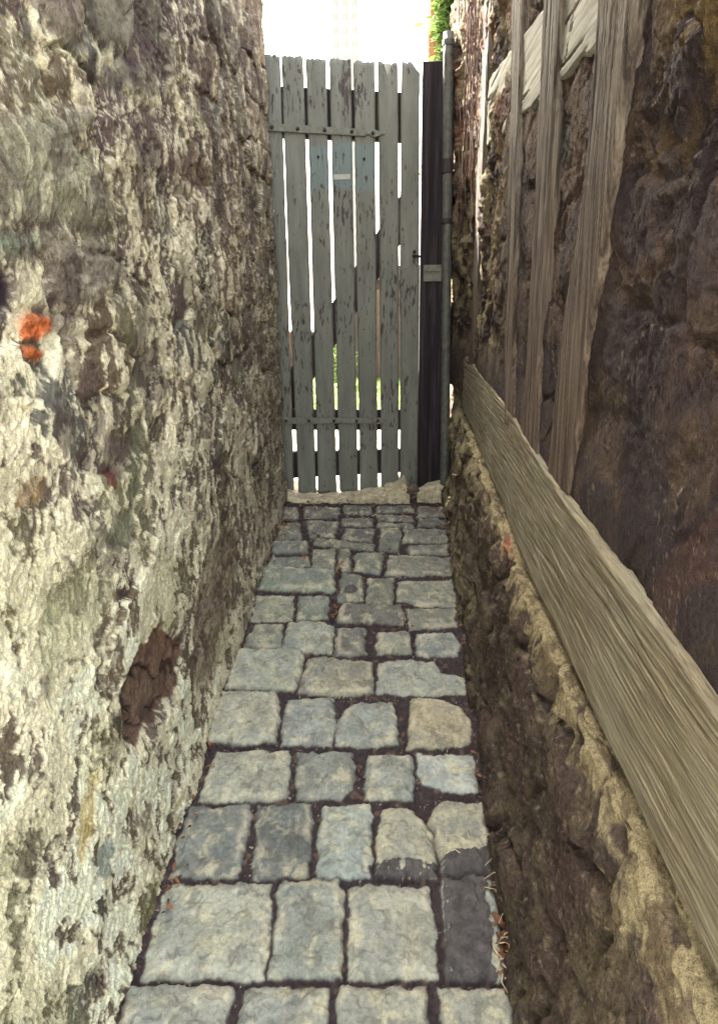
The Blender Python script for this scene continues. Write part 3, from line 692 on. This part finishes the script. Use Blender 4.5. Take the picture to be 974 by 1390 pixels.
def postprof(L, Rr, x=XP):
    l = [on_x(*p, x) for p in L]; r = [on_x(*p, x) for p in Rr]
    l = sorted((p[2], p[1]) for p in l); r = sorted((p[2], p[1]) for p in r)
    lz, ly = zip(*l); rz, ry = zip(*r)
    def ext(z, zs, ys): 
        if z > zs[-1]: return ys[-1]+(z-zs[-1])*(ys[-1]-ys[-2])/(zs[-1]-zs[-2])
        return float(np.interp(z, zs, ys))
    def f(z):
        a, b = ext(z, rz, ry), ext(z, lz, ly)      # near edge (right in the picture), far edge
        return (a, b)
    return f, min(l[0][0], r[0][0]), max(l[-1][0], r[-1][0])
def post(L, Rr, seed, label, mat=None, zlow=None, xf=XP, groove=.003):
    f, z0, z1 = postprof(L, Rr)
    z0 = zlow if zlow else z0-.01
    return timber('post', mat or M_POST, z0, 2.75, f, xf, .075, RW, 'z', .006, 60, seed, groove, .003, label)
post([(649, 190), (640, 420), (634, 500)], [(656, 190), (646, 420), (640, 500)], 2, 'thin pale post furthest along the wall')
post([(694, 0), (690, 240), (684, 470), (684, 560)], [(707, 0), (700, 240), (694, 470), (697, 585)], 3, 'narrow grey post second furthest along the wall')
post([(736, 0), (730, 154), (722, 326), (714, 480), (706, 600)], [(761, 0), (748, 154), (739, 326), (730, 480), (728, 625)], 4, 'brownish post standing between the narrow and the split one')
post([(809, 0), (796, 192), (781, 326), (768, 410), (752, 540), (741, 640)], [(858, 0), (833, 192), (815, 326), (803, 403), (788, 510), (768, 678)], 5, 'widest post, split lengthways, nearest to the viewer', groove=.004)
def railprof(u):
    zs = [(1.0, 1.91, 2.06), (1.177, 1.905, 2.075), (1.635, 1.93, 2.11), (2.692, 2.02, 2.234), (2.8, 2.03, 2.24)]
    y = [q[0] for q in zs]; return np.interp(u, y, [q[1] for q in zs]), np.interp(u, y, [q[2] for q in zs])
timber('cross_plank', M_RAIL, 1.02, 2.72, railprof, .303, .06, RW, 'y', .008, 60, 7, .0015, .012, 'pale whitewashed plank set between the posts')

# ------------------------------------------------------------------ gate
GY = 3.42
def gp(px, py, y=GY): q = on_y(px, py, y); return q[0], q[2]
BO = [(73, 672, 359.5, 378.5, 371, 388, 385, 398), (75, 670, 382, 410, 391, 417, 405.6, 428), (78, 668, 415, 441, 424, 448, 432, 456),
      (79, 666, 447, 475, 454, 479, 461, 485), (82, 664, 480, 507.5, 484, 509, 489, 512), (83, 662, 513, 539, 516, 540.5, 517.5, 540), (84, 658, 545, 569, 543, 568, 543.5, 566)]
GATE = thing('picket_gate', (-.25, GY, .56), 'peeling grey green wooden picket gate closing the far end of the alley', 'gate')
rnd = random.Random(5)
xn0 = gp(420, 200)[0]; xn1 = gp(509, 200)[0]; zn0 = gp(460, 257)[1]; zn1 = gp(460, 196)[1]
BLAB = ['board at hinge side, half hidden by the wall', None, 'board with faded bluish notice patch', 'middle board with small white label and flaked top', 'board with rusty hinge point nail', 'board with deeply notched rotten top', 'outermost board beside the dark gatepost']
for i, (yt, yb, l0, r0, l1, r1, l2, r2) in enumerate(BO):
    TL, TR = gp(l0, yt), gp(r0, yt+1.5); ML, MR = gp(l1, 340), gp(r1, 340); BL, BR = gp(l2, yb), gp(r2, yb)
    nz, nx = 110, 14; tt = np.linspace(0, 1, nz); zz0 = (BL[1]+BR[1])/2; zz1 = (TL[1]+TR[1])/2; zm = ML[1]
    tz = zz0+(zz1-zz0)*tt
    lx = np.interp(tz, [zz0, zm, zz1], [BL[0], ML[0], TL[0]]); rx = np.interp(tz, [zz0, zm, zz1], [BR[0], MR[0], TR[0]])
    lx = lx+.0022*fbm(tz*5, tz*0+i, 3, 900+i); rx = rx+.0022*fbm(tz*5, tz*0+i, 3, 930+i)
    s = np.linspace(0, 1, nx)
    lx = lx-.0022; rx = rx+.0022
    X = lx[:, None]+(rx-lx)[:, None]*s[None]; Z = np.repeat(tz[:, None], nx, 1)
    slope = (TR[1]-TL[1])*(s-.5)[None]*tt[:, None]**8
    jag = np.zeros(nx)
    if i == 5: jag = -.05*np.exp(-((s-.5)/.14)**2)-.02*(s > .8)*rnd.random()
    elif i == 6: jag = np.array([-.0, .004, 0, .002, -.004, .003, .004, 0, -.003, -.012, -.02, -.03, -.034, -.036])
    else: jag = np.array([rnd.uniform(-.006, .003) for _ in range(nx)])
    ti = (tt[:, None] > .93)*((tt[:, None]-.93)/.07)
    Z = Z+slope+ti*jag[None]
    Z = Z-(1-tt[:, None])**12*np.array([rnd.uniform(0, .012) for _ in range(nx)])[None]
    edge = np.minimum(s, 1-s)[None]*(rx-lx)[:, None]
    Yf = GY-.0*X+.002*(1-ss(0, .004, edge))-.0015*fbm(X*60, Z*4, 3, 950+i)+.006*fbm(Z*1.3, Z*0+i*7, 1, 970+i)
    P = np.stack([X, Yf, Z], -1)
    mk = ((X > xn0) & (X < xn1) & (Z > zn0) & (Z < zn1)).astype(float)*.75
    bias = np.zeros(X.shape)
    for (bx_, bz_, sx_, sz_, k_) in ((470, 118, .03, .13, .16), (490, 128, .03, .07, .12), (526, 100, .03, .06, .07), (384, 95, .03, .05, .04), (440, 125, .02, .06, .05), (458, 440, .05, .2, .03), (520, 400, .05, .15, .03)):
        q_ = gp(bx_, bz_); bias += k_*np.exp(-((X-q_[0])/sx_)**2-((Z-q_[1])/sz_)**2)
    C = np.stack([mk, bias, bias*0], -1)
    V, F, CC = sheet(P[:, ::-1], (None, GY+.022, None), C[:, ::-1])
    o = mesh_obj('board', V, F, M_PAINT, GATE, colors=CC)
    if BLAB[i]: o['label'] = BLAB[i]
def quad_rail(name, a, b, c, d, y0, y1, label, mat=M_DARKWOOD):
    """rail behind the boards from measured corners TL, TR, BR, BL"""
    pts = [gp(*q, y0) for q in (a, b, c, d)]
    o = MB().prism(pts, y0, y1).make(name, mat, GATE, bevel=.003); o['label'] = label; return o
quad_rail('rail', (362, 116), (568, 126), (568, 194), (362, 186), GY+.024, GY+.06, 'top rail behind the boards')
quad_rail('rail', (380, 556), (566, 556), (566, 584), (381, 584), GY+.024, GY+.06, 'lower rail behind the bottom strap hinge')
quad_rail('rail', (385, 614), (566, 609), (566, 640), (385, 650), GY+.024, GY+.06, 'bottom rail near the ground')
quad_rail('brace', (545, 262), (566, 296), (396, 560), (366, 545), GY+.064, GY+.09, 'diagonal brace behind the boards')
# strap hinges
def strap(p0, p1, hw, tip, label, bolts, pierced=True):
    A = np.array(gp(*p0, GY-.006)); B = np.array(gp(*p1, GY-.006)); u = (B-A)/np.hypot(*(B-A)); n = np.array([-u[1], u[0]]); L = np.hypot(*(B-A)); k = hw
    pts = [(0, -k), (L-.085, -k*.85), (L-.08, -k*.35), (L-.07, -k*.3), (L-.06, -k*.9), (L-.045, -k*.95), (L, 0), (L-.045, k*.95), (L-.06, k*.9), (L-.07, k*.3), (L-.08, k*.35), (L-.085, k*.85), (0, k)]
    poly = [tuple(A+u*a+n*b) for a, b in pts]
    o = MB().prism(poly, GY-.012, GY-.004).make('strap_hinge', M_IRONP, GATE, bevel=.0012); o['label'] = label
    for t_ in bolts:
        c = A+u*L*t_; MB().tube([(c[0], GY-.0115, c[1]), (c[0], GY-.018, c[1]), (c[0], GY-.022, c[1])], [.0085, .008, .004], 10).make('bolt', M_IRON, o, smooth=True)
    return o
strap((363, 172.5), (522, 182), .0165, 0, 'upper strap hinge with pointed end', [.04, .26, .49, .72, .9])
strap((380, 571), (527, 571), .016, 0, 'lower strap hinge in shade', [.06, .27, .5, .71, .9])
a = gp(453, 237); c = gp(475.5, 243.5)
o = MB().box(a[0], c[0], GY-.0055, GY-.0035, c[1], a[1]).make('notice_label', M_LABEL, GATE)
o['label'] = 'small rectangular white label stuck on the middle board'
MB().tube([(gp(494, 216)[0], GY-.004, gp(494, 216)[1]), (gp(494, 216)[0], GY-.014, gp(494, 216)[1])], .006, 10).make('screw', M_IRON, GATE, smooth=True)
MB().tube([(gp(432, 213)[0], GY-.003, gp(432, 213)[1]), (gp(432, 213)[0], GY-.012, gp(432, 213)[1])], .005, 10).make('screw', M_IRON, GATE, smooth=True)
# latch bar
MB().tube([(gp(559, 348)[0], GY-.016, gp(559, 348)[1]), (gp(602, 349)[0], GY-.016, gp(602, 349)[1])], .0065, 8).tube([(gp(562, 348)[0], GY-.004, gp(562, 342)[1]), (gp(562, 348)[0], GY-.03, gp(562, 342)[1])], .008, 8).make('latch_bar', M_IRON, GATE, smooth=True)

# ------------------------------------------------------------------ gatepost, pipe
x0, x1 = gp(570, 300)[0], gp(604, 300)[0]
GP = thing('gatepost', ((x0+x1)/2, GY+.02, .55), 'dark shaded timber gatepost between the gate and the drainpipe', 'gatepost')
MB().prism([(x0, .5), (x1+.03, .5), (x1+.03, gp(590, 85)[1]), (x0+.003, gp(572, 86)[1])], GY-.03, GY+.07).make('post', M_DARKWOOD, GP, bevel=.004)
ax, az = gp(574, 360); bx, bz = gp(598, 382)
kp = MB().box(ax, bx, GY-.042, GY-.031, bz, az).make('latch_keep', M_IRONP, GP, bevel=.002)
MB().box(ax, bx-.01, GY-.055, GY-.0425, az-.028, az-.016).make('keep_lip', M_IRONP, kp, bevel=.001)
PY = 3.33
px_t, px_b = on_y(608.5, 60, PY), on_y(603, 660, PY)
PIPE = thing('drainpipe', (px_b[0], PY, .5), 'slim spotted grey metal pipe running up the corner beside the gatepost', 'pipe')
def pipx(z): return px_b[0]+(px_t[0]-px_b[0])*(z-px_b[2])/(px_t[2]-px_b[2])
ztop = on_y(608, 44, PY)[2]
MB().tube([(pipx(z), PY+.001*math.sin(z*5), z) for z in np.linspace(.48, ztop, 24)], .0225, 18).make('tube', M_PIPE, PIPE, smooth=True)
for py_, hh in ((58, .012), (226, .03), (300, .012)):
    z = on_y(608, py_, PY)[2]
    MB().tube([(pipx(z), PY, z-hh), (pipx(z), PY, z+hh)], .0265, 18).make('collar', M_PIPE if py_ == 58 else M_IRON, PIPE, smooth=False, bevel=.002)
z = on_y(608, 226, PY)[2]; MB().box(pipx(z), .34, PY-.008, PY+.008, z-.012, z+.012).make('bracket', M_IRON, PIPE, bevel=.002)

# ------------------------------------------------------------------ threshold
def step(name, pix, ztop0, thick, y0, y1, mat, label, cat, seed):
    """slab whose front top edge follows measured points"""
    nx, ny = 70, 26; pts = [on_y(a, b, y0) for a, b in pix]; xs = [q[0] for q in pts]; zs = [q[2] for q in pts]
    u = np.linspace(xs[0], xs[-1], nx); t = np.linspace(0, 1, ny)
    U, T = np.meshgrid(u, t, indexing='ij'); zt = np.interp(U, xs, zs)
    a = np.clip(T/.25, 0, 1); b_ = np.clip((T-.25)/.75, 0, 1)
    Yy = y0+.01*fbm(U*20, T*3, 3, seed)+(y1-y0)*b_; Zz = zt-thick*(1-a)+.011*fbm(U*11, Yy*14, 5, seed+1, .5)*(.25+.75*a)+.02*b_
    V, F, _ = sheet(np.stack([U, Yy, Zz], -1), (None, None, .45))
    return tag(mesh_obj(name, V, F, mat, loc=((xs[0]+xs[-1])/2, y0, .5)), label, cat)
step('doorstep', [(383, 674), (405, 680), (440, 681), (475, 678), (505, 673), (530, 670), (548, 655), (556, 668)], 0, .035, 3.30, 3.56, M_STEP, 'long sunlit pale stone slab laid under the gate', 'doorstep', 71)
step('threshold_stone', [(566, 671), (580, 664), (597, 659), (604, 660)], 0, .03, 3.31, 3.55, M_STEP, 'short sunlit stone at foot of the dark gatepost', 'stone', 81)
q = on_y(557, 664, 3.33); tag(lump('rubble_stone', q, (.035, .03, .022), M_EARTH, None, 5, 26, .6), 'earthy clod wedged between the two pale threshold stones', 'stone')
q = on_y(530, 662, 3.37); tag(lump('rounded_stone', q, (.035, .035, .02), M_STEP, None, 6, 26, .5), 'sunlit rounded lump of stone on the slab under the gate', 'stone')

# ------------------------------------------------------------------ beyond the gate
def leaf_cloud(name, pts, size, mat, seed, label=None, cat=None, kind=None, parent=None, loc=None, flat=.0):
    rs = random.Random(seed); v = []; f = []
    for p in pts:
        s = size*rs.uniform(.6, 1.3); a = rs.uniform(0, 6.28); tl = rs.uniform(-1, 1)*(1-flat)
        u = Vector((math.cos(a), math.sin(a), tl*.8)).normalized(); n = u.cross(Vector((rs.uniform(-1, 1)*(1-flat), rs.uniform(-1, 1)*(1-flat), 1))).normalized(); up = u.cross(n)
        b = len(v); P0 = Vector(p)
        v += [tuple(P0-u*s*.5), tuple(P0+n*s*.28+up*s*.06), tuple(P0+u*s*.55-up*s*.05), tuple(P0-n*s*.28+up*s*.06)]
        f += [(b, b+1, b+2, b+3)]
    o = mesh_obj(name, v, f, mat, parent, loc, smooth=False)
    return tag(o, label, cat, None, kind)
# lawn strip
rs = random.Random(9); v = []; f = []
for k in range(30000):
    y = 5.7+rs.random()**1.2*2.8; x = rs.uniform(-3.2, 1.6)*(y/5); h_ = rs.uniform(.02, .055); a = rs.uniform(0, 3.14); w_ = .004+.0012*y/5
    b = len(v); dx, dy = math.cos(a)*w_, math.sin(a)*w_; lx_, ly_ = rs.uniform(-.02, .02), rs.uniform(-.02, .02)
    v += [(x-dx, y-dy, .50), (x+dx, y+dy, .50), (x+lx_, y+ly_, .50+h_)]; f.append((b, b+1, b+2))
tag(mesh_obj('lawn_grass', v, f, M_GRASS, smooth=False), 'sunlit bright green grass seen through the gaps of the gate', 'grass', kind='stuff')
M_TURF = mat_flat('turf', (.10, .15, .035), .95, .3, 20, bd=.01)
tag(MB().box(-8, 5, 5.7, 9, .50, .506).make('lawn', M_TURF, None), kind='structure')
GWL = thing('garden_wall', (-.8, 8.9, .5), 'low brown brick wall beyond the lawn glimpsed through the gate', 'wall')
MB().box(-4, 2.6, 8.8, 9.05, .48, .98).make('wall_body', M_FARWALL, GWL, bevel=.01)
MB().box(-4.03, 2.63, 8.76, 9.09, .98, 1.03).make('coping', M_FARWALL, GWL, bevel=.01)
M_SHED = mat_wood('dark_shed_boards', 2, (.012, .009, .010), (.03, .022, .022), (.05, .04, .036), 30, .003)
xa, xb = on_y(478, 400, 8.2)[0], on_y(575, 400, 8.2)[0]; zt_ = on_y(520, 378, 8.2)[2]
SH = thing('garden_shed', ((xa+xb)/2, 8.5, .5), 'dark brown timber shed far beyond the lawn, glimpsed between the right hand gate boards', 'shed')
MB().box(xa, xb+.5, 8.2, 9.9, .48, zt_).make('shed_wall', M_SHED, SH, bevel=.01)
MB().prism([(xa-.08, zt_-.02), (xb+.58, zt_-.02), (xb+.58, zt_+.03), ((xa+xb)/2+.25, zt_+.16), (xa-.08, zt_+.03)], 8.1, 10).make('roof', M_FARWALL, SH)
dr = MB().box(xa+.25, xa+.75, 8.16, 8.197, .5, zt_-.12).make('door', M_FARWALL, SH, bevel=.004)
MB().tube([(xa+.7, 8.15, 1.0), (xa+.7, 8.12, 1.0), (xa+.7, 8.12, 1.1), (xa+.7, 8.15, 1.1)], .01, 6).make('handle', M_IRON, dr)
for (x, y, r, hgt, sd, lb) in ((-1.35, 6.9, .22, .75, 1, 'small green shrub on the lawn left of the others behind the gate'), (-.62, 7.6, .2, .5, 2, 'low dark shrub on the lawn behind the middle of the gate')):
    S = thing('shrub', (x, y, .5), lb, 'shrub', 'shrubs beyond the gate')
    rr = random.Random(sd); mb = MB(); pts = []
    for k in range(9):
        a = rr.uniform(0, 6.28); e = Vector((x+math.cos(a)*r*.7, y+math.sin(a)*r*.7, .5+hgt*rr.uniform(.5, .95)))
        mb.tube([(x, y, .49), tuple((Vector((x, y, .5))+e)/2+Vector((0, 0, .06))), tuple(e)], [.012, .008, .003], 5)
    mb.make('stem', M_VINE, S)
    for k in range(1400):
        a = rr.uniform(0, 6.28); q = r*rr.random()**.5; zz = rr.random()
        q *= (1-.5*abs(zz-.5)*1.6)
        pts.append((x+math.cos(a)*q, y+math.sin(a)*q, .55+zz*hgt))
    leaf_cloud('foliage', pts, .045, M_LEAF, sd, parent=S)
# orange rendered pier with ivy, at the corner beyond the pipe
a = on_y(582, 60, 3.95); b_ = on_y(618, 60, 3.95)
PR = thing('house_corner', ((a[0]+.4), 4.1, .5), 'narrow strip of orange plastered house corner rising behind the drainpipe', 'building')
MB().box(a[0], a[0]+.5, 3.95, 5.0, .45, 4.2).make('wall', M_BRICKP, PR, bevel=.01)
for k in range(7): MB().box(a[0]-.006, a[0]+.05, 3.94, 4.06, 1.9+.36*k, 1.9+.36*k+.17).make('quoin', M_BRICKP, PR, bevel=.006)
rr = random.Random(3); iv = thing('climbing_plant', (a[0]+.12, 3.9, .55), 'bright green leafy climber growing up the orange house corner', 'plant'); pts = []; mb = MB()
for s_ in range(5):
    x = a[0]+.045+.028*s_; path = []
    for k in range(18):
        z = .5+k*.155; path.append((x+.02*math.sin(k*1.1+s_), 3.90+.01*math.sin(k+s_), z))
        for j in range(70 if k > 9 else 8):
            pts.append((path[-1][0]+rr.gauss(0, .035)+.02, 3.84+rr.uniform(-.05, .05), z+rr.uniform(-.09, .09)))
    mb.tube(path, .004, 5)
mb.make('stem', M_VINE, iv); leaf_cloud('leaves', pts, .05, M_LEAF, 4, parent=iv)
# dry vines hanging over the far end of the right wall
dv = []
mb = MB(); rr = random.Random(8)
for k in range(46):
    y = rr.uniform(2.75, 3.35); z = rr.uniform(2.3, 2.95); x = .27+rr.uniform(-.015, .02); p_ = [(x, y, z)]
    L_ = rr.uniform(.15, .9)
    for j in range(12):
        x += rr.gauss(0, .004); y += rr.gauss(0, .016); z -= L_/12*rr.uniform(.3, 1.4); x = min(max(x, .235), .30); p_.append((x, y, z))
    mb.tube(p_, rr.uniform(.0012, .003), 5, False)
tag(mb.make('dry_vine', M_VINE, None, loc=(.28, 3.1, 2.3)), 'tangle of dry leafless vine stems hanging down the far end of the dark wall', 'vine')
# wire
mb = MB(); A_ = Vector(on_y(362, 62, 3.5)); B_ = Vector(on_y(582, 74, 3.5))
for off in (0, .035):
    mb.tube([tuple(A_.lerp(B_, t_/14)+Vector((0, 0, off-.05*math.sin(math.pi*t_/14)+.008*math.sin(t_*2+off*40)))) for t_ in range(15)], .0016, 5, False)
M_WIRE = mat_flat('pale_wire', (.55, .53, .5), .5, .2, 50)
tag(mb.make('wire', M_WIRE, None, loc=tuple(A_)), 'thin twisted wire strung just above the gate top', 'wire')
# tower far away
TD = 420.0; a = on_y(447, 78, TD); b_ = on_y(489, 78, TD); zt = on_y(468, -120, TD)[2]
TW = thing('tower_block', ((a[0]+b_[0])/2, TD, 0), 'hazy white high rise tower far beyond the gate', 'building')
MB().box(a[0], b_[0], TD, TD+20, 0, zt).make('tower_body', M_TOWER, TW)
wdt = (b_[0]-a[0])
m_, t_, b2 = newmat('tower_window_bands', .5)
wv = N(t_, 'ShaderNodeTexWave', bands_direction='Z'); wv.inputs['Scale'].default_value = .048; t_.links.new(coords(t_), wv.inputs['Vector'])
t_.links.new(ramp(t_, wv.outputs['Fac'], [(.45, (.14,)*3), (.6, (.098, .098, .1))]), b2.inputs['Base Color'])
for k in range(3):
    xx = a[0]+wdt*(.16+.3*k); MB().box(xx, xx+wdt*.12, TD-.4, TD-.01, 3, zt-4).make('window_column', m_, TW)

# ------------------------------------------------------------------ litter
rr = random.Random(12); v = []; f = []
def lt(px, py, n, sx, sy, sz):
    c_ = on_path(px, py)
    for _ in range(n):
        x = c_[0]+rr.gauss(0, sx); y = c_[1]+rr.gauss(0, sy); x = min(max(x, -.57), .26); z = y*SLOPE-.006+rr.uniform(0, .012)
        s = sz*rr.uniform(.5, 1.4); M_ = Matrix.Rotation(rr.uniform(0, 6.28), 3, 'Z') @ Matrix.Rotation(rr.uniform(-.6, .6), 3, 'X') @ Matrix.Rotation(rr.uniform(-.5, .5), 3, 'Y')
        b = len(v)
        for q in ((-.5, 0, 0), (-.2, .22, .05), (.2, .2, .06), (.55, 0, 0), (.2, -.2, .06), (-.2, -.22, .05)):
            p_ = M_ @ (Vector(q)*s); v.append((x+p_.x, y+p_.y, z+p_.z+.004))
        f.extend([(b, b+1, b+2, b+3), (b, b+3, b+4, b+5)])
for args in ((272, 1035, 16, .012, .05, .026), (262, 1075, 6, .012, .05, .018), (345, 762, 40, .012, .25, .024), (322, 870, 26, .01, .16, .02), (385, 712, 30, .012, .15, .025),
             (455, 830, 10, .01, .03, .022), (548, 846, 5, .02, .02, .018), (462, 770, 10, .01, .05, .024), (692, 1230, 70, .014, .08, .022), (690, 1290, 50, .014, .05, .026), (222, 1230, 8, .01, .1, .016),
             (487, 1045, 3, .006, .02, .02), (425, 740, 12, .02, .12, .025), (600, 700, 26, .02, .15, .025), (480, 690, 30, .15, .06, .022), (640, 960, 10, .01, .2, .014), (520, 756, 6, .01, .04, .02), (300, 950, 14, .01, .12, .02), (240, 1180, 10, .01, .08, .018), (655, 1080, 14, .012, .1, .018), (628, 860, 14, .01, .2, .018)):
    lt(*args)
tag(mesh_obj('leaf_litter', v, f, M_DEAD, smooth=False), 'dry brown and orange leaves caught in the joints of the cobbles', 'leaves', kind='stuff')
mb = MB()
for (px, py, n, sx, sy) in ((690, 1225, 26, .016, .07), (688, 1290, 22, .016, .05), (640, 1140, 6, .02, .06), (350, 770, 8, .01, .2), (500, 700, 14, .15, .05), (380, 720, 8, .02, .1)):
    c_ = on_path(px, py)
    for _ in range(n):
        x = min(c_[0]+rr.gauss(0, sx), .25); y = c_[1]+rr.gauss(0, sy); z = y*SLOPE+.004+rr.uniform(0, .01); a = rr.uniform(0, 6.28); L_ = rr.uniform(.015, .05)
        mb.tube([(x, y, z), (x+math.cos(a)*L_*.5, y+math.sin(a)*L_*.5, z+rr.uniform(0, .012)), (x+math.cos(a+.4)*L_, y+math.sin(a+.4)*L_, z)], [.0012, .001, .0006], 5, False)
tag(mb.make('dry_twigs', M_TWIG, None), 'pale dry twigs and stalks scattered along the alley edges', 'twigs', kind='stuff')
